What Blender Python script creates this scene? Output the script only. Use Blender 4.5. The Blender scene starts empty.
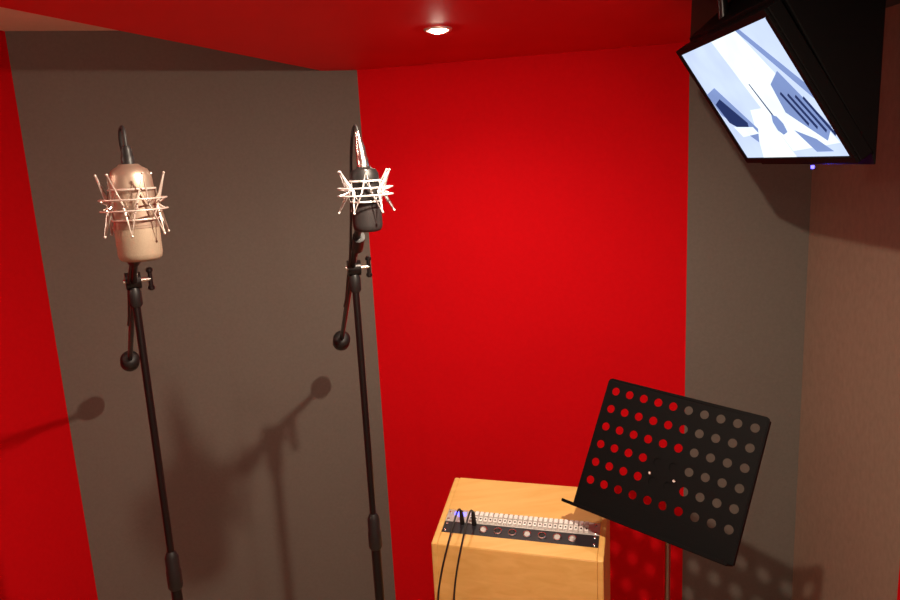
import bpy, bmesh, math, random
from mathutils import Vector, Matrix
random.seed(4)
sc = bpy.context.scene
sc.view_settings.view_transform = 'Standard'
sc.view_settings.look = 'None'
EYE = 2.06
CEIL = EYE+0.392
TOPC = EYE+0.55

# ---------------------------------------------------------------- materials
def mat(name, col, rough=0.6, metal=0.0, noise=0.0, nscale=20, bump=0.0, bscale=300, emit=None, estr=0.0, stretch=None, sheen=0.0, spec=0.5):
    m = bpy.data.materials.new(name); m.use_nodes = True
    nt = m.node_tree; b = nt.nodes['Principled BSDF']
    b.inputs['Base Color'].default_value = (*col, 1)
    b.inputs['Roughness'].default_value = rough
    b.inputs['Metallic'].default_value = metal
    b.inputs['Specular IOR Level'].default_value = spec
    if sheen: b.inputs['Sheen Weight'].default_value = sheen
    tc = nt.nodes.new('ShaderNodeTexCoord')
    src = tc.outputs['Object']
    if stretch:
        mp = nt.nodes.new('ShaderNodeMapping'); mp.inputs['Scale'].default_value = stretch
        nt.links.new(src, mp.inputs['Vector']); src = mp.outputs['Vector']
    if noise:
        n = nt.nodes.new('ShaderNodeTexNoise'); n.inputs['Scale'].default_value = nscale; n.inputs['Detail'].default_value = 6
        r = nt.nodes.new('ShaderNodeValToRGB')
        r.color_ramp.elements[0].position = 0.3; r.color_ramp.elements[1].position = 0.7
        r.color_ramp.elements[0].color = (*[c*(1-noise) for c in col], 1)
        r.color_ramp.elements[1].color = (*[min(1, c*(1+noise)) for c in col], 1)
        nt.links.new(src, n.inputs['Vector']); nt.links.new(n.outputs['Fac'], r.inputs['Fac'])
        nt.links.new(r.outputs['Color'], b.inputs['Base Color'])
    if bump:
        n2 = nt.nodes.new('ShaderNodeTexNoise'); n2.inputs['Scale'].default_value = bscale; n2.inputs['Detail'].default_value = 3
        bp = nt.nodes.new('ShaderNodeBump'); bp.inputs['Strength'].default_value = bump; bp.inputs['Distance'].default_value = 0.002
        nt.links.new(tc.outputs['Object'], n2.inputs['Vector']); nt.links.new(n2.outputs['Fac'], bp.inputs['Height'])
        nt.links.new(bp.outputs['Normal'], b.inputs['Normal'])
    if emit:
        b.inputs['Emission Color'].default_value = (*emit, 1); b.inputs['Emission Strength'].default_value = estr
    return m

M_red = mat('red_fabric', (0.60, 0.003, 0.007), 0.9, noise=0.03, nscale=60, bump=0.15, spec=0.06)
M_redceil = mat('red_ceiling_paint', (0.76, 0.006, 0.008), 0.6, noise=0.02, nscale=5, bump=0.05, bscale=120, spec=0.25)
M_gray = mat('gray_fabric', (0.152, 0.136, 0.116), 0.9, noise=0.05, nscale=90, bump=0.2, spec=0.1)
M_grayr = mat('gray_fabric_right', (0.26, 0.19, 0.14), 0.9, noise=0.07, nscale=60, bump=0.2, stretch=(1, 1, 0.6), spec=0.1)
M_darkceil = mat('dark_ceiling', (0.035, 0.028, 0.024), 0.9)
M_cream = mat('cream_ceiling', (0.85, 0.76, 0.60), 0.8, noise=0.03)
M_floor = mat('oak_floor', (0.40, 0.30, 0.20), 0.5, noise=0.2, nscale=14, stretch=(1, 9, 1))
M_frontwall = mat('cream_wall_paint', (0.70, 0.64, 0.55), 0.8, noise=0.03)
M_black = mat('black_plastic', (0.010, 0.009, 0.009), 0.45, spec=0.35)
M_blackm = mat('black_powdercoat', (0.003, 0.0025, 0.0025), 0.6, noise=0.1, nscale=80, spec=0.07)
M_stand = mat('stand_black_metal', (0.015, 0.012, 0.012), 0.3, 0.6)
M_steel = mat('steel', (0.75, 0.72, 0.68), 0.25, 1.0)
M_dsteel = mat('dark_steel', (0.28, 0.25, 0.23), 0.3, 1.0)
M_wire = mat('shock_mount_wire', (0.74, 0.64, 0.57), 0.3, 0.5)
M_wire2 = mat('shock_mount_wire_silver', (0.95, 0.93, 0.91), 0.25, 0.45)
M_gold = mat('champagne_metal', (0.40, 0.30, 0.23), 0.42, 0.75)
M_mesh1 = mat('mesh_grille_beige', (0.36, 0.28, 0.20), 0.5, 0.4, noise=0.2, nscale=1500, bump=0.12, bscale=1500)
M_mesh2 = mat('mesh_grille_dark', (0.04, 0.035, 0.035), 0.4, 0.5, noise=0.2, nscale=1500, bump=0.12, bscale=1500)
M_rubber = mat('cable_rubber', (0.010, 0.009, 0.009), 0.55)
M_lamp = mat('lamp_glass', (1, 0.95, 0.85), 0.3, emit=(1.0, 0.86, 0.70), estr=200)
M_fillglobe = mat('fill_globe_emitter', (1, 0.95, 0.85), 0.3, emit=(1.0, 0.84, 0.68), estr=28)  # glow of the added fill lamp behind the camera
M_fillpendant = mat('fill_pendant_emitter', (1, 0.95, 0.85), 0.3, emit=(1.0, 0.84, 0.68), estr=55)  # stronger glow for the added fill pendant
M_ring = mat('lamp_ring', (0.8, 0.65, 0.55), 0.3, 0.8)
M_white = mat('panel_white', (0.78, 0.76, 0.72), 0.4)
M_panel = mat('panel_dark', (0.025, 0.025, 0.03), 0.4, 0.3)
M_alu = mat('panel_alu', (0.55, 0.53, 0.50), 0.35, 0.5)
M_blue = mat('blue_led', (0.05, 0.1, 1), 0.3, emit=(0.07, 0.06, 1.0), estr=8)

def wood(name):
    m = bpy.data.materials.new(name); m.use_nodes = True
    nt = m.node_tree; b = nt.nodes['Principled BSDF']; b.inputs['Roughness'].default_value = 0.42
    tc = nt.nodes.new('ShaderNodeTexCoord'); mp = nt.nodes.new('ShaderNodeMapping')
    mp.inputs['Scale'].default_value = (1.5, 14, 14)
    n = nt.nodes.new('ShaderNodeTexNoise'); n.inputs['Scale'].default_value = 3; n.inputs['Detail'].default_value = 6; n.inputs['Distortion'].default_value = 0.6
    r = nt.nodes.new('ShaderNodeValToRGB')
    r.color_ramp.elements[0].position = 0.25; r.color_ramp.elements[1].position = 0.75
    r.color_ramp.elements[0].color = (0.66, 0.37, 0.095, 1); r.color_ramp.elements[1].color = (0.76, 0.47, 0.15, 1)
    nt.links.new(tc.outputs['Object'], mp.inputs['Vector']); nt.links.new(mp.outputs['Vector'], n.inputs['Vector'])
    nt.links.new(n.outputs['Fac'], r.inputs['Fac']); nt.links.new(r.outputs['Color'], b.inputs['Base Color'])
    return m
M_wood = wood('maple_wood')

# ---------------------------------------------------------------- helpers
def link(o, parent=None):
    sc.collection.objects.link(o)
    if parent is not None:
        o.parent = parent
        o.matrix_parent_inverse = Matrix.Translation(-Vector(parent.location))
    return o

def empty(name, loc):
    e = bpy.data.objects.new(name, None); e.location = loc; e.empty_display_size = 0.05
    sc.collection.objects.link(e); return e

def finish(name, bm, m, parent, smooth=False, bevel=0):
    me = bpy.data.meshes.new(name)
    bmesh.ops.recalc_face_normals(bm, faces=bm.faces)
    bm.to_mesh(me); bm.free()
    if smooth:
        for p in me.polygons: p.use_smooth = True
    for mm in (m if isinstance(m, (list, tuple)) else [m]): me.materials.append(mm)
    o = bpy.data.objects.new(name, me); link(o, parent)
    if bevel:
        bv = o.modifiers.new('bevel', 'BEVEL'); bv.width = bevel; bv.segments = 3; bv.limit_method = 'ANGLE'
    return o

def frame_from_axis(ax):
    ax = ax.normalized()
    t = Vector((0, 0, 1)) if abs(ax.z) < 0.9 else Vector((1, 0, 0))
    x = t.cross(ax).normalized(); y = ax.cross(x)
    return x, y, ax

def lathe(name, p0, axis, prof, m, parent, seg=32, sx=1.0, sy=1.0, xdir=None):
    """prof: list of (r, h) along axis from p0"""
    p0 = Vector(p0); x, y, a = frame_from_axis(Vector(axis))
    if xdir is not None:
        x = Vector(xdir); x = (x - a*x.dot(a)).normalized(); y = a.cross(x)
    bm = bmesh.new(); rings = []
    for r, h in prof:
        rings.append([bm.verts.new(p0 + a*h + x*(r*sx*math.cos(2*math.pi*i/seg)) + y*(r*sy*math.sin(2*math.pi*i/seg))) for i in range(seg)])
    for k in range(len(rings)-1):
        for i in range(seg):
            bm.faces.new((rings[k][i], rings[k][(i+1) % seg], rings[k+1][(i+1) % seg], rings[k+1][i]))
    bm.faces.new(rings[0][::-1]); bm.faces.new(rings[-1])
    o = finish(name, bm, m, parent, smooth=True)
    es = o.modifiers.new('es', 'EDGE_SPLIT'); es.split_angle = math.radians(40)
    return o

def rod(name, p1, p2, r, m, parent, r2=None, seg=20):
    p1 = Vector(p1); p2 = Vector(p2); L = (p2-p1).length
    return lathe(name, p1, p2-p1, [(r, 0), (r if r2 is None else r2, L)], m, parent, seg)

def tube(name, pts, r, m, parent, cyclic=False, smooth=True, res=6):
    cu = bpy.data.curves.new(name, 'CURVE'); cu.dimensions = '3D'; cu.bevel_depth = r; cu.bevel_resolution = 3; cu.use_fill_caps = True
    if smooth:
        sp = cu.splines.new('NURBS'); sp.points.add(len(pts)-1)
        for i, p in enumerate(pts): sp.points[i].co = (*p, 1)
        sp.order_u = min(4, len(pts)); sp.use_endpoint_u = not cyclic; sp.resolution_u = res
    else:
        sp = cu.splines.new('POLY'); sp.points.add(len(pts)-1)
        for i, p in enumerate(pts): sp.points[i].co = (*p, 1)
    sp.use_cyclic_u = cyclic
    o = bpy.data.objects.new(name, cu); cu.materials.append(m); link(o, parent); return o

def obox(name, o0, e1, e2, e3, m, parent, bevel=0):
    """box spanned by vectors e1,e2,e3 from corner o0"""
    o0, e1, e2, e3 = map(Vector, (o0, e1, e2, e3))
    bm = bmesh.new(); v = []
    for k in (0, 1):
        for (i, j) in ((0, 0), (1, 0), (1, 1), (0, 1)):
            v.append(bm.verts.new(o0 + e1*i + e2*j + e3*k))
    for f in ((0, 3, 2, 1), (4, 5, 6, 7), (0, 1, 5, 4), (1, 2, 6, 5), (2, 3, 7, 6), (3, 0, 4, 7)):
        bm.faces.new([v[i] for i in f])
    return finish(name, bm, m, parent, bevel=bevel)

def prism(name, poly, vec, m, parent, bevel=0):
    vec = Vector(vec); bm = bmesh.new()
    a = [bm.verts.new(Vector(p)) for p in poly]; b = [bm.verts.new(Vector(p)+vec) for p in poly]
    bm.faces.new(a[::-1]); bm.faces.new(b)
    n = len(poly)
    for i in range(n): bm.faces.new((a[i], a[(i+1) % n], b[(i+1) % n], b[i]))
    return finish(name, bm, m, parent, bevel=bevel)

# ---------------------------------------------------------------- room shell
C0 = Vector((-2.15, -1.3)); C1b = Vector((-2.15, 0.9)); C1 = Vector((-1.561, 2.693)); C2 = Vector((-0.332, 3.0)); C3 = Vector((0.933, 2.707))
C4 = Vector((1.357, 2.609)); C5 = Vector((1.368, 1.985)); C6 = Vector((1.42, -1.3))
def wall(name, a, b, m, H=TOPC):
    d = (b-a).normalized(); n = Vector((-d.y, d.x))  # outward (a->b clockwise seen from above)
    prism(name, [(a.x, a.y, 0), (b.x, b.y, 0), (b.x+n.x*.08, b.y+n.y*.08, 0), (a.x+n.x*.08, a.y+n.y*.08, 0)], (0, 0, H), m, None)
wall('wall_left_front', C0, C1b, M_red)
wall('wall_left', C1b, C1, M_red)
wall('wall_back_left', C1, C2, M_gray)
wall('wall_back', C2, C3, M_red)
wall('wall_back_right', C3, C4, M_gray)
wall('wall_right', C4, C5, M_grayr)
wall('wall_right_front', C5, C6, M_red)
wall('wall_front', C6, C0, M_frontwall)
loop = [C0, C1b, C1, C2, C3, C4, C5, C6]
prism('floor', [(p.x, p.y, -0.05) for p in loop], (0, 0, 0.05), M_floor, None)
prism('ceiling', [(p.x, p.y, TOPC) for p in loop], (0, 0, 0.05), M_cream, None)
# dropped red ceiling panel and darker strip on the right
prism('ceiling_dropped_panel', [(-2.066, -1.3, CEIL), (-0.969, 1.668, CEIL), (-0.471, 2.966, CEIL), (C2.x, C2.y, CEIL), (C3.x, C3.y, CEIL), (0.684, 1.974, CEIL), (-0.428, -1.3, CEIL)], (0, 0, TOPC-CEIL), M_redceil, None)
prism('ceiling_side_strip', [(0.684, 1.974, CEIL), (C3.x, C3.y, CEIL), (C4.x, C4.y, CEIL), (C5.x, C5.y, CEIL), (C6.x, C6.y, CEIL), (-0.428, -1.3, CEIL)], (0, 0, TOPC-CEIL), M_darkceil, None)

# ---------------------------------------------------------------- lamps
def downlight(x, y, power, size=150, aim=(0, 0, -1), glass=60):
    e = empty('ceiling_downlight', (x, y, CEIL))
    bm = bmesh.new(); seg = 40
    prof = [(0.026, 0.0), (0.030, -0.005), (0.040, -0.006), (0.043, -0.001), (0.043, 0.0)]
    rings = [[bm.verts.new((x+r*math.cos(2*math.pi*i/seg), y+r*math.sin(2*math.pi*i/seg), CEIL+h)) for i in range(seg)] for r, h in prof]
    for k in range(len(rings)-1):
        for i in range(seg): bm.faces.new((rings[k][i], rings[k][(i+1) % seg], rings[k+1][(i+1) % seg], rings[k+1][i]))
    finish('bezel', bm, M_ring, e, smooth=True)
    lathe('lamp_face', (x, y, CEIL-0.012), (0, 0, 1), [(0.010, 0), (0.018, 0.002), (0.024, 0.006), (0.026, 0.0115)], M_lamp, e)
    l = bpy.data.lights.new('lamp', 'SPOT'); l.energy = power; l.spot_size = math.radians(size); l.spot_blend = 1.0
    l.shadow_soft_size = 0.015; l.color = (1.0, 0.84, 0.66)
    o = bpy.data.objects.new('lamp_beam', l); o.location = (x, y, CEIL-0.03)
    o.rotation_euler = Vector(aim).to_track_quat('-Z', 'Y').to_euler(); link(o, e)
downlight(0.006, 2.198, 22)
downlight(0.155, 0.885, 112, 168, aim=(-0.15, 0.5, -1))
downlight(-0.35, -0.5, 16, 165, aim=(-0.1, 0.5, -1))  # added unseen downlight behind the camera, gives soft fill

def sphere_prof(r, n=16): return [(max(0.002, r*math.sin(math.pi*k/n)), r-r*math.cos(math.pi*k/n)) for k in range(n+1)]
def fill_globe(name, x, y, z, r, on_pole, topz, gm):  # added fill sources shaped as globe lamps, out of view
    e = empty(name, (x, y, 0 if on_pole else topz))
    lathe('fill_globe_ball', (x, y, z-r), (0, 0, 1), sphere_prof(r), gm, e)
    if on_pole:
        rod('pole', (x, y, 0.02), (x, y, z-r+0.003), 0.011, M_stand, e)
        lathe('base', (x, y, 0), (0, 0, 1), [(0.14, 0), (0.14, 0.012), (0.12, 0.022), (0.02, 0.028)], M_stand, e)
    else:
        rod('stem', (x, y, z+r-0.003), (x, y, topz), 0.008, M_ring, e)
        lathe('canopy', (x, y, topz-0.02), (0, 0, 1), [(0.03, 0), (0.05, 0.012), (0.05, 0.02)], M_ring, e)
fill_globe('added_fill_pendant', -1.66, 0.70, TOPC-0.13, 0.08, False, TOPC, M_fillpendant)  # added pendant, brightens the upper gray wall and cream ceiling from off-frame
fill_globe('added_fill_floor_lamp', 0.85, -0.85, 1.55, 0.11, True, 0, M_fillglobe)  # added lamp behind the camera, lifts the red ceiling and walls

# ---------------------------------------------------------------- wooden console cabinet
O = Vector((-0.014, 2.161, EYE-1.02))
e1 = Vector((0.958, -0.287, 0)).normalized()
ef = Vector((-0.287, -0.958, 0)).normalized()
W = 0.50; run = 0.277; drop = 0.08
cab = empty('wooden_rack_cabinet', (O.x, O.y, 0))
s = ef*run + Vector((0, 0, -drop)); sl = s.length; sv = s.normalized()
nv = e1.cross(sv); nv = nv if nv.z > 0 else -nv
Ft = O + s
t = 0.018
def prof_pts(off): 
    b = O + e1*off
    return [b, b+s, Vector(((b+s).x, (b+s).y, 0.03)), Vector((b.x, b.y, 0.03))]
prism('side_cheek_left', prof_pts(0), e1*t, M_wood, cab, 0.004)
prism('side_cheek_right', prof_pts(W-t), e1*t, M_wood, cab, 0.004)
fr = 0.50*sl; rk = 0.095
obox('top_board', O+e1*t, e1*(W-2*t), sv*fr, -nv*t, M_wood, cab, 0.001)
obox('lower_board', O+e1*t+sv*(fr+rk), e1*(W-2*t), sv*(sl-fr-rk), -nv*t, M_wood, cab, 0.003)
fb = Ft+e1*t; obox('front_panel', (fb.x, fb.y, 0.03), e1*(W-2*t), -ef*t, Vector((0, 0, Ft.z-0.033)), M_wood, cab, 0.001)
bb = O+e1*t; obox('back_panel', (bb.x, bb.y, 0.03), e1*(W-2*t), ef*t, Vector((0, 0, O.z-0.05)), M_wood, cab, 0.001)
obox('plinth', Vector((O.x, O.y, 0))+e1*0.02+ef*0.02, e1*(W-0.04), ef*(run-0.04), (0, 0, 0.035), M_black, cab)
R0 = O+e1*t+sv*fr - nv*0.006
RW = W-2*t
h1 = rk*0.52
obox('patch_unit_chassis', R0-nv*0.06, e1*RW, sv*rk, nv*0.055, M_panel, cab)
obox('patch_unit_faceplate', R0, e1*RW, sv*(h1-0.001), nv*0.004, M_alu, cab, 0.001)
obox('preamp_faceplate', R0+sv*h1, e1*RW, sv*(rk-h1), nv*0.004, M_panel, cab, 0.001)
def on_panel(u, v, h=0.004): return R0+e1*(u*RW)+sv*(v*rk)+nv*h
bm = bmesh.new()
for i in range(24):
    u = 0.16+0.78*i/24
    for (va, vb, hh) in ((0.07, 0.24, 0.009), (0.28, 0.45, 0.007)):
        c = [on_panel(u, va), on_panel(u+0.022, va), on_panel(u+0.022, vb), on_panel(u, vb)]
        a = [bm.verts.new(p) for p in c]; b = [bm.verts.new(p+nv*hh) for p in c]
        bm.faces.new(b)
        for k in range(4): bm.faces.new((a[k], a[(k+1) % 4], b[(k+1) % 4], b[k]))
finish('patch_keys', bm, M_white, cab)
for i in range(24):
    u = 0.171+0.78*i/24
    lathe('patch_key_hole_%d' % i, on_panel(u, 0.36, 0.010), nv, [(0.0028, 0), (0.0028, 0.0018)], M_black, cab, 10)
for i in range(7):
    u = 0.27+0.095*i
    lathe('connector_ring_%d' % i, on_panel(u, 0.76), nv, [(0.0125, 0), (0.0125, 0.004), (0.0095, 0.005), (0.009, 0.001)], M_steel, cab, 24)
    lathe('connector_core_%d' % i, on_panel(u, 0.76, 0.005), nv, [(0.0085, 0), (0.0085, 0.0015)], M_black if i in (1, 2, 4) else M_alu, cab, 20)
for u in (0.02, 0.975):
    for v in (0.12, 0.42, 0.62, 0.9):
        lathe('rack_screw', on_panel(u, v), nv, [(0.004, 0), (0.004, 0.002), (0.0025, 0.003)], M_steel, cab, 12)
lathe('blue_indicator', on_panel(0.085, 0.2), nv, [(0.005, 0), (0.004, 0.004)], M_blue, cab, 12)
obox('indicator_window', on_panel(0.05, 0.1, 0.0035), e1*0.035, sv*0.012, nv*0.002, M_blue, cab)
for k, (u, du) in enumerate(((0.12, -0.045), (0.20, -0.035))):
    p = on_panel(u, 0.55, 0.004)
    rod('plug_%d' % k, p, p+nv*0.045-sv*0.004, 0.0075, M_black, cab, 0.0055)
    q = p+nv*0.045-sv*0.004
    fz = Ft + e1*(t+u*RW)
    tube('patch_cable_%d' % k, [q, q+nv*0.03+sv*0.01, q+nv*0.03+sv*0.06, fz+ef*0.03+e1*du*0.4+Vector((0, 0, 0.0)), fz+ef*0.03+e1*du+Vector((0, 0, -0.10)), fz+ef*0.02+e1*du*1.6+Vector((0, 0, -0.28)), fz+ef*0.03+e1*(0.05)+Vector((0, 0, -0.50)), Vector((fz.x, fz.y, 0.01))+ef*0.09], 0.0028, M_rubber, cab)

# ---------------------------------------------------------------- music stand
A = Vector((0.467, 2.011, EYE-0.657)); B = Vector((0.807, 1.703, EYE-0.686)); D = Vector((0.338, 1.883, EYE-0.995))
u_ = (B-A).normalized(); v_ = (D-A); v_ = (v_-u_*v_.dot(u_)).normalized()
n_ = u_.cross(v_); 
if n_.dot(-A+Vector((0, 0, EYE))) < 0: n_ = -n_
DW = 0.462; DH = 0.384
pc = Vector((0.588, 1.83, 0))
ms = empty('music_stand', (pc.x, pc.y, 0))
cols, rows = 10, 6; su = 0.0445; sw = 0.0535
mu = (DW-cols*su)/2; mv = 0.008; mb = DH-mv-rows*sw
bm = bmesh.new()
def P(a, b, h=0): return A+u_*a+v_*b+n_*h
def quad(a0, b0, a1, b1):
    bm.faces.new([bm.verts.new(P(*q)) for q in ((a0, b0), (a1, b0), (a1, b1), (a0, b1))])
cr = 0.008
def poly(pts): bm.faces.new([bm.verts.new(P(*q)) for q in pts])
poly([(cr, 0), (DW-cr, 0), (DW-cr*.3, cr*.3), (DW, cr*0.999), (DW, mv), (0, mv), (0, cr*0.999), (cr*.3, cr*.3)])
quad(0, DH-mb, DW, DH); quad(0, mv, mu, DH-mb); quad(DW-mu, mv, DW, DH-mb)
rad = 0.0120; N = 16
for i in range(cols):
    for j in range(rows):
        ca = mu+(i+.5)*su; cb = mv+(j+.5)*sw
        inner = []; outer = []
        for k in range(N):
            th = 2*math.pi*k/N + math.pi/4
            c, s_ = math.cos(th), math.sin(th); mx = max(abs(c), abs(s_))
            inner.append(bm.verts.new(P(ca+rad*c, cb+rad*s_))); outer.append(bm.verts.new(P(ca+su/2*c/mx, cb+sw/2*s_/mx)))
        for k in range(N):
            bm.faces.new((inner[k], inner[(k+1) % N], outer[(k+1) % N], outer[k]))
bmesh.ops.remove_doubles(bm, verts=bm.verts, dist=1e-5)
desk = finish('desk_perforated', bm, M_blackm, ms)
so = desk.modifiers.new('thick', 'SOLIDIFY'); so.thickness = 0.0018; so.offset = 0
obox('lip_left', P(-0.001, 0.008, -0.012), u_*0.003, v_*(DH-0.01), n_*0.013, M_blackm, ms, 0.001)
obox('lip_right', P(DW-0.002, 0.008, -0.012), u_*0.003, v_*(DH-0.01), n_*0.013, M_blackm, ms, 0.001)
obox('lip_top', P(0.008, -0.001, -0.012), u_*(DW-0.016), v_*0.003, n_*0.013, M_blackm, ms, 0.001)
obox('ledge', P(-0.012, DH-0.002, -0.001), u_*(DW+0.012), v_*0.003, n_*0.055, M_blackm, ms, 0.001)
obox('ledge_lip', P(-0.012, DH-0.008, 0.052), u_*(DW+0.012), v_*0.008, n_*0.003, M_blackm, ms, 0.001)
cc = P(DW/2, DH*0.56, -0.004)
obox('bracket_plate', P(DW/2-0.045, mv+3.0*sw, -0.006), u_*0.09, v_*(2*sw), n_*0.004, M_blackm, ms, 0.001)
top = Vector((pc.x, pc.y, cc.z-0.03))
rod('pivot', cc-u_*0.03-n_*0.02, cc+u_*0.03-n_*0.02, 0.012, M_stand, ms)
rod('neck', cc-n_*0.02, top, 0.010, M_stand, ms)
for i in (-1, 1):
    lathe('bracket_bolt', cc+u_*0.035*i+n_*0.005+v_*0.015, n_, [(0.005, 0), (0.004, 0.004)], M_dsteel, ms, 12)
rod('upper_tube', (top.x, top.y, 0.45), top, 0.0075, M_dsteel, ms)
rod('lower_tube', (top.x, top.y, 0.12), (top.x, top.y, 0.62), 0.012, M_stand, ms)
rod('height_clutch', (top.x, top.y, 0.60), (top.x, top.y, 0.66), 0.017, M_black, ms)
for k in range(3):
    an = 2*math.pi*k/3+0.5
    d = Vector((math.cos(an), math.sin(an), 0)); c = Vector((top.x, top.y, 0))
    tube('leg_%d' % k, [c+Vector((0, 0, 0.30))+d*0.012, c+d*0.15+Vector((0, 0, 0.16)), c+d*0.27+Vector((0, 0, 0.012))], 0.008, M_stand, ms, smooth=False)
    rod('brace_%d' % k, c+Vector((0, 0, 0.14)), c+d*0.15+Vector((0, 0, 0.16)), 0.004, M_stand, ms)
    rod('foot_%d' % k, c+d*0.262+Vector((0, 0, 0.018)), c+d*0.29+Vector((0, 0, 0.013)), 0.012, M_black, ms)

# ---------------------------------------------------------------- boom stands with microphones
def boom_stand(pole, cw, mic, leg0):
    st = empty('microphone_boom_stand', (pole[0], pole[1], 0))
    p = Vector(pole); cw = Vector(cw); mic = Vector(mic)
    bd = (mic-cw).normalized()
    zc = EYE-0.985
    rod('lower_tube', (p.x, p.y, 0.10), (p.x, p.y, zc+0.04), 0.0125, M_stand, st)
    lathe('height_clutch', (p.x, p.y, zc), (0, 0, 1), [(0.014, 0), (0.0175, 0.006), (0.0175, 0.05), (0.016, 0.055), (0.016, 0.085), (0.012, 0.095), (0.009, 0.10)], M_black, st)
    rod('upper_tube', (p.x, p.y, zc+0.04), (p.x, p.y, p.z-0.02), 0.0085, M_stand, st)
    lathe('tilt_collar', (p.x, p.y, p.z-0.06), (0, 0, 1), [(0.010, 0), (0.014, 0.005), (0.014, 0.035), (0.010, 0.045)], M_black, st)
    side = bd.cross(Vector((0, 0, 1))).normalized()
    if side.x < 0: side = -side
    rod('swivel_disc', p-side*0.016, p+side*0.016, 0.019, M_stand, st, seg=28)
    rod('swivel_bolt', p-side*0.02, p+side*0.036, 0.005, M_steel, st)
    rod('wing_handle', p+side*0.036-Vector((0, 0, 0.018)), p+side*0.036+Vector((0, 0, 0.018)), 0.0048, M_stand, st)
    lathe('wing_tip_a', p+side*0.036+Vector((0, 0, 0.014)), (0, 0, 1), [(0.004, 0), (0.0075, 0.003), (0.0075, 0.009), (0.004, 0.012)], M_stand, st, 16)
    lathe('wing_tip_b', p+side*0.036-Vector((0, 0, 0.026)), (0, 0, 1), [(0.004, 0), (0.0075, 0.003), (0.0075, 0.009), (0.004, 0.012)], M_stand, st, 16)
    rod('boom_arm', cw, mic, 0.0075, M_stand, st)
    cdir = -bd
    lathe('counterweight', cw-cdir*0.05, cdir, [(0.012, 0), (0.024, 0.004), (0.030, 0.012), (0.030, 0.07), (0.024, 0.082), (0.012, 0.086)], M_black, st)
    rod('boom_clutch', p+bd*0.14, p+bd*0.21, 0.0135, M_black, st)
    lathe('head_thread', mic, bd, [(0.010, -0.03), (0.012, -0.025), (0.012, 0.0), (0.007, 0.004), (0.007, 0.012)], M_steel, st, 20)
    for k in range(3):
        an = 2*math.pi*k/3+leg0
        d = Vector((math.cos(an), math.sin(an), 0)); c = Vector((p.x, p.y, 0))
        rod('leg_%d' % k, c+Vector((0, 0, 0.14))+d*0.02, c+d*0.26+Vector((0, 0, 0.014)), 0.0085, M_stand, st)
        rod('foot_%d' % k, c+d*0.245+Vector((0, 0, 0.018)), c+d*0.285+Vector((0, 0, 0.013)), 0.0125, M_black, st)
    lathe('leg_hub', (p.x, p.y, 0.09), (0, 0, 1), [(0.018, 0), (0.026, 0.01), (0.026, 0.06), (0.016, 0.08)], M_black, st)
    pts = []
    for i in range(9):
        f = i/8
        q = mic.lerp(cw, f*0.55)
        pts.append(q+Vector((0, 0, -0.012-0.01*math.sin(f*math.pi*3)))+side*(-0.010))
    return st, bd, side, pts

def shock_mount(c, R, rin, h, par, wire, a0, n=6, wr=0.0017):
    """spider cage: pronged hourglass wire frame around the body, elastic cords to an inner ring"""
    c = Vector(c)
    def pt(r, a, z): return c+Vector((r*math.cos(a), r*math.sin(a), z))
    pts = []
    for k in range(n):
        a = 2*math.pi*k/n+a0; st = math.pi/n
        pts += [pt(R, a, h), pt(rin*1.12, a+st*0.5, 0.0), pt(R, a+st, -h), pt(rin*1.12, a+st*1.5, 0.0)]
    tube('cage_wire', pts, wr, wire, par, cyclic=True, smooth=False)
    for k in range(n):
        a = 2*math.pi*k/n+a0; st = math.pi/n
        for (aa, z) in ((a, h), (a+st, -h)):
            sg = 1 if z > 0 else -1
            lathe('prong_tip', pt(R-0.001, aa, z-sg*0.001), Vector((math.cos(aa), math.sin(aa), sg*0.8)), [(wr*1.1, 0), (wr*1.3, 0.001), (wr*1.3, 0.002), (wr, 0.003)], wire, par, 10)
    # elastic cords strung from the prongs to the clamp rings that hold the body
    for sg in (1, -1):
        zr = -sg*0.50*h
        tube('clamp_ring', [pt(rin*1.05, 2*math.pi*k/40, zr) for k in range(40)], wr*1.1, wire, par, cyclic=True, smooth=False)
        cp = []
        for k in range(n):
            a = 2*math.pi*k/n+a0+(0 if sg > 0 else math.pi/n)
            cp += [pt(R, a, sg*h*0.97), pt(rin*1.06, a+math.pi/n, zr)]
        tube('elastic_cord', cp, wr*0.55, wire, par, cyclic=True, smooth=False)
    for z in (0.18*h, -0.18*h):
        tube('cage_ring', [pt(R*0.99, 2*math.pi*k/48, z) for k in range(48)], wr*0.85, wire, par, cyclic=True, smooth=False)
    for k in range(n):
        a = 2*math.pi*k/n+a0+math.pi/n*0.5
        rod('ring_spoke', pt(rin*1.12, a, 0.0), pt(R*0.99, a, 0.18*h), wr*0.8, wire, par, seg=8)
        rod('ring_spoke', pt(rin*1.12, a+math.pi/n, 0.0), pt(R*0.99, a+math.pi/n, -0.18*h), wr*0.8, wire, par, seg=8)

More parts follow.
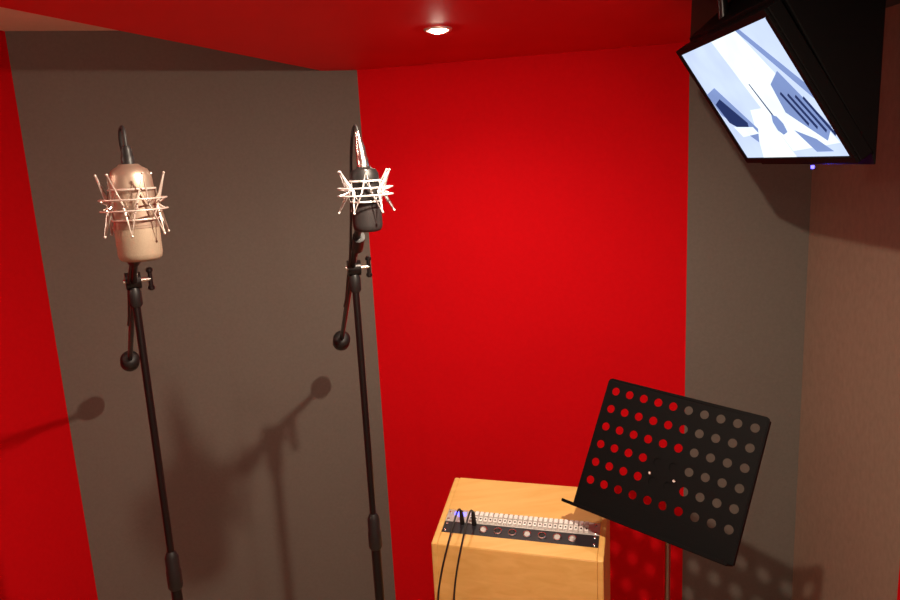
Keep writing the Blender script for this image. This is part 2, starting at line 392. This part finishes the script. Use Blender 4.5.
def microphone(c, R, H, par_name, body_m, grille_m, wire, frac_grille, cageR, cageh, cagez, kind, facing):
    """c = bottom centre of the hanging microphone; hangs upside down"""
    c = Vector(c); mc = empty(par_name, c)
    f = Vector(facing).normalized(); xd = Vector((f.y, -f.x, 0))
    g = H*frac_grille
    lathe('grille', c, (0, 0, 1), [(R*0.60, 0), (R*0.84, 0.002), (R*0.95, 0.006), (R, 0.013), (R, g)], grille_m, mc, 48, 1.0, 0.80, xd)
    lathe('grille_band', c+Vector((0, 0, g)), (0, 0, 1), [(R*1.02, 0), (R*1.02, 0.004)], body_m, mc, 48, 1.0, 0.82, xd)
    lathe('body', c+Vector((0, 0, g+0.004)), (0, 0, 1), [(R*0.99, 0), (R*0.98, (H-g)*0.62), (R*0.94, (H-g)*0.80), (R*0.80, (H-g)*0.91), (R*0.55, H-g-0.004), (R*0.42, H-g)], body_m, mc, 48, 1.0, 0.88, xd)
    t0 = c+Vector((0, 0, H+0.004))
    if kind == 1:
        lathe('xlr_connector', t0-Vector((0, 0, 0.006)), (0, 0, 1), [(0.0105, 0), (0.0105, 0.018), (0.0090, 0.020), (0.0085, 0.030), (0.0055, 0.036)], M_black, mc, 24)
        tp = t0+Vector((0, 0, 0.030))
    else:
        ax = Vector((-0.10, 0, 1)).normalized()
        lathe('xlr_connector', t0-Vector((0, 0, 0.006)), ax, [(0.0115, 0), (0.0115, 0.020), (0.0100, 0.022), (0.0095, 0.040), (0.0060, 0.055), (0.0042, 0.070)], M_steel, mc, 24)
        tp = t0+ax*0.064
    shock_mount(c+Vector((0, 0, cagez)), cageR, R*0.98, cageh, mc, wire, 0.25 if kind == 1 else 0.7)
    return mc, tp

mic1 = Vector((-0.522, 1.19, EYE-0.137))
st, bd, side, pts = boom_stand((-0.705, 1.55, EYE-0.222), (-1.085, 2.28, EYE-0.60), (-0.555, 1.262, EYE-0.080), 0.4)
mc, tp = microphone(mic1, 0.0355, 0.158, 'studio_microphone', M_gold, M_mesh1, M_wire, 0.36, 0.053, 0.050, 0.096, 1, (0.45, -1, 0))
tube('xlr_cable', [tp, tp+Vector((0, 0, 0.018)), tp+Vector((-0.004, 0.01, 0.034)), tp+Vector((-0.016, 0.02, 0.030)), tp+Vector((-0.022, 0.03, 0.0)), tp+Vector((-0.02, 0.045, -0.05)), tp+Vector((-0.02, 0.06, -0.12))]+pts[3:], 0.0032, M_rubber, mc)
rod('mount_arm', Vector((-0.555, 1.262, EYE-0.080))+bd*0.013, mic1+Vector((-0.008, 0.040, 0.085)), 0.005, M_stand, mc)
mic2 = Vector((-0.148, 1.33, EYE-0.120))
st, bd, side, pts = boom_stand((-0.229, 1.686, EYE-0.238), (-0.392, 2.41, EYE-0.60), (-0.170, 1.405, EYE-0.095), 1.75)
mc, tp = microphone(mic2, 0.0280, 0.118, 'studio_microphone', M_black, M_mesh2, M_wire2, 0.42, 0.052, 0.038, 0.076, 2, (0.1, -1, 0))
tube('xlr_cable', [tp, tp+Vector((-0.001, 0, 0.012)), tp+Vector((-0.008, 0.008, 0.014)), tp+Vector((-0.016, 0.02, -0.02)), tp+Vector((-0.024, 0.035, -0.09)), tp+Vector((-0.03, 0.06, -0.14))]+pts[3:], 0.0028, M_rubber, mc)
rod('mount_arm', Vector((-0.170, 1.405, EYE-0.095))+bd*0.013, mic2+Vector((-0.006, 0.034, 0.068)), 0.005, M_stand, mc)

# ---------------------------------------------------------------- monitor
tv = empty('ceiling_mounted_monitor', (0.80, 1.745, CEIL))
ya, yb = 2.0, 1.49
bot = Vector((0.857, 0, EYE-0.028)); tpp = Vector((0.668, 0, EYE+0.257))
d_ = (tpp-bot); SH = d_.length; d_.normalize()
inn = Vector((0.833, 0, 0.553)); out = -inn
SW = ya-yb
def S(u, v, h=0): return Vector((bot.x, ya, bot.z))+Vector((0, -1, 0))*(u*SW)+d_*(v*SH)+out*h
Yv = Vector((0, -1, 0))
bz = 0.016
obox('case', S(0, 0)-Yv*bz-d_*bz+inn*0.003, Yv*(SW+2*bz), d_*(SH+2*bz), inn*0.030, M_blackm, tv, 0.003)
obox('bezel_bottom', S(0, 0)-Yv*bz-d_*bz+inn*0.003, Yv*(SW+2*bz), d_*bz, out*0.008, M_blackm, tv, 0.002)
obox('bezel_top', S(0, 1)-Yv*bz+inn*0.003, Yv*(SW+2*bz), d_*bz, out*0.008, M_blackm, tv, 0.002)
obox('bezel_far', S(0, 0)-Yv*bz+inn*0.003, Yv*bz, d_*SH, out*0.008, M_blackm, tv, 0.002)
obox('bezel_near', S(1, 0)+inn*0.003, Yv*bz, d_*SH, out*0.008, M_blackm, tv, 0.002)
y0 = yb-0.012; 
prism('rear_housing', [(0.690, y0, EYE+0.300), (0.893, y0, EYE-0.028), (0.902, y0, EYE-0.050), (0.902, y0, CEIL-0.001), (0.80, y0, CEIL-0.001)], (0, SW+0.024, 0), M_blackm, tv, 0.003)
obox('ceiling_bracket', (0.70, 1.80, CEIL-0.012), (0.1, 0, 0), (0, 0.12, 0), (0, 0, 0.011), M_stand, tv)
rod('bracket_arm', (0.72, 1.86, CEIL-0.012), (0.73, 1.86, EYE+0.27), 0.012, M_stand, tv)
def em(name, c, st):
    m = bpy.data.materials.new(name); m.use_nodes = True; nt = m.node_tree
    nt.nodes.clear(); o = nt.nodes.new('ShaderNodeOutputMaterial'); e = nt.nodes.new('ShaderNodeEmission')
    n = nt.nodes.new('ShaderNodeTexNoise'); n.inputs['Scale'].default_value = 9
    tc = nt.nodes.new('ShaderNodeTexCoord'); r = nt.nodes.new('ShaderNodeValToRGB')
    r.color_ramp.elements[0].color = (*[x*0.8 for x in c], 1); r.color_ramp.elements[1].color = (*[min(1, x*1.15) for x in c], 1)
    nt.links.new(tc.outputs['Object'], n.inputs['Vector']); nt.links.new(n.outputs['Fac'], r.inputs['Fac']); nt.links.new(r.outputs['Color'], e.inputs['Color'])
    e.inputs['Strength'].default_value = st; nt.links.new(e.outputs[0], o.inputs[0]); return m
E_bg = em('screen_lavender', (0.58, 0.68, 1.0), 1.2)
E_wh = em('screen_white', (0.80, 0.90, 1.0), 1.3)
E_md = em('screen_midblue', (0.26, 0.36, 0.70), 0.95)
E_dk = em('screen_navy', (0.03, 0.05, 0.18), 0.8)
def spoly(name, pts, m, h):
    bm = bmesh.new(); bm.faces.new([bm.verts.new(S(a, b, h)) for a, b in pts]); finish(name, bm, m, tv)
spoly('screen', [(0, 0), (1, 0), (1, 1), (0, 1)], E_bg, 0.0005)
spoly('picture_wall', [(0.42, 1), (0.70, 1), (0.98, 0.10), (0.55, 0.05)], E_wh, 0.0010)
spoly('picture_floor', [(0.20, 0.0), (0.55, 0.0), (0.50, 0.42), (0.38, 0.42)], E_wh, 0.0010)
spoly('picture_panel', [(0.70, 1), (0.74, 1), (1.0, 0.52), (1.0, 0.40)], E_md, 0.0014)
spoly('picture_desk', [(0.0, 0.62), (0.14, 0.66), (0.34, 0.26), (0.26, 0.14), (0.02, 0.42)], E_md, 0.0014)
spoly('picture_chair', [(0.03, 0.52), (0.12, 0.56), (0.27, 0.32), (0.22, 0.22), (0.06, 0.34)], E_dk, 0.0018)
spoly('picture_chair_seat', [(0.08, 0.30), (0.30, 0.28), (0.32, 0.22), (0.12, 0.20)], E_wh, 0.0021)
spoly('picture_guitar_body', [(0.53, 0.30), (0.56, 0.36), (0.60, 0.34), (0.62, 0.28), (0.61, 0.21), (0.56, 0.19), (0.53, 0.23)], E_md, 0.0018)
spoly('picture_guitar_neck', [(0.565, 0.34), (0.580, 0.34), (0.535, 0.62), (0.525, 0.62)], E_dk, 0.0018)
spoly('picture_keys', [(0.72, 0.58), (0.84, 0.66), (0.99, 0.22), (0.90, 0.12), (0.70, 0.36)], E_md, 0.0018)
for k in range(4):
    a = 0.75+0.052*k
    spoly('picture_keys_line_%d' % k, [(a, 0.50-0.02*k), (a+0.018, 0.515-0.02*k), (a+0.09, 0.24-0.03*k+0.02), (a+0.072, 0.22-0.03*k+0.02)], E_dk, 0.0022)
spoly('picture_rack', [(0.68, 0.22), (0.82, 0.14), (0.90, 0.04), (0.76, 0.04)], E_md, 0.0020)
lathe('status_led', (0.885, 1.70, EYE-0.058), (0, 0, 1), [(0.003, 0), (0.004, 0.002), (0.004, 0.008)], M_blue, tv, 12)
l = bpy.data.lights.new('status_glow', 'POINT'); l.energy = 0.15; l.color = (0.12, 0.08, 1); l.shadow_soft_size = 0.004
o = bpy.data.objects.new('status_glow', l); o.location = (0.90, 1.70, EYE-0.070); link(o, tv)

# ---------------------------------------------------------------- world + camera
w = bpy.data.worlds.new('World'); sc.world = w; w.use_nodes = True
w.node_tree.nodes['Background'].inputs[0].default_value = (0.05, 0.03, 0.02, 1); w.node_tree.nodes['Background'].inputs[1].default_value = 0.3
cam = bpy.data.cameras.new('camera'); co = bpy.data.objects.new('camera', cam); sc.collection.objects.link(co)
th = math.radians(11.07); ro = math.radians(2.97)
F = Vector((0, math.cos(th), -math.sin(th))); U0 = Vector((0, math.sin(th), math.cos(th))); R0_ = Vector((1, 0, 0))
U = U0*math.cos(ro)+R0_*math.sin(ro); R = R0_*math.cos(ro)-U0*math.sin(ro)
mtx = Matrix((R, U, -F)).transposed().to_4x4(); mtx.translation = (0, 0, EYE)
co.matrix_world = mtx; cam.lens = 28; cam.sensor_width = 36; cam.clip_start = 0.02
sc.camera = co
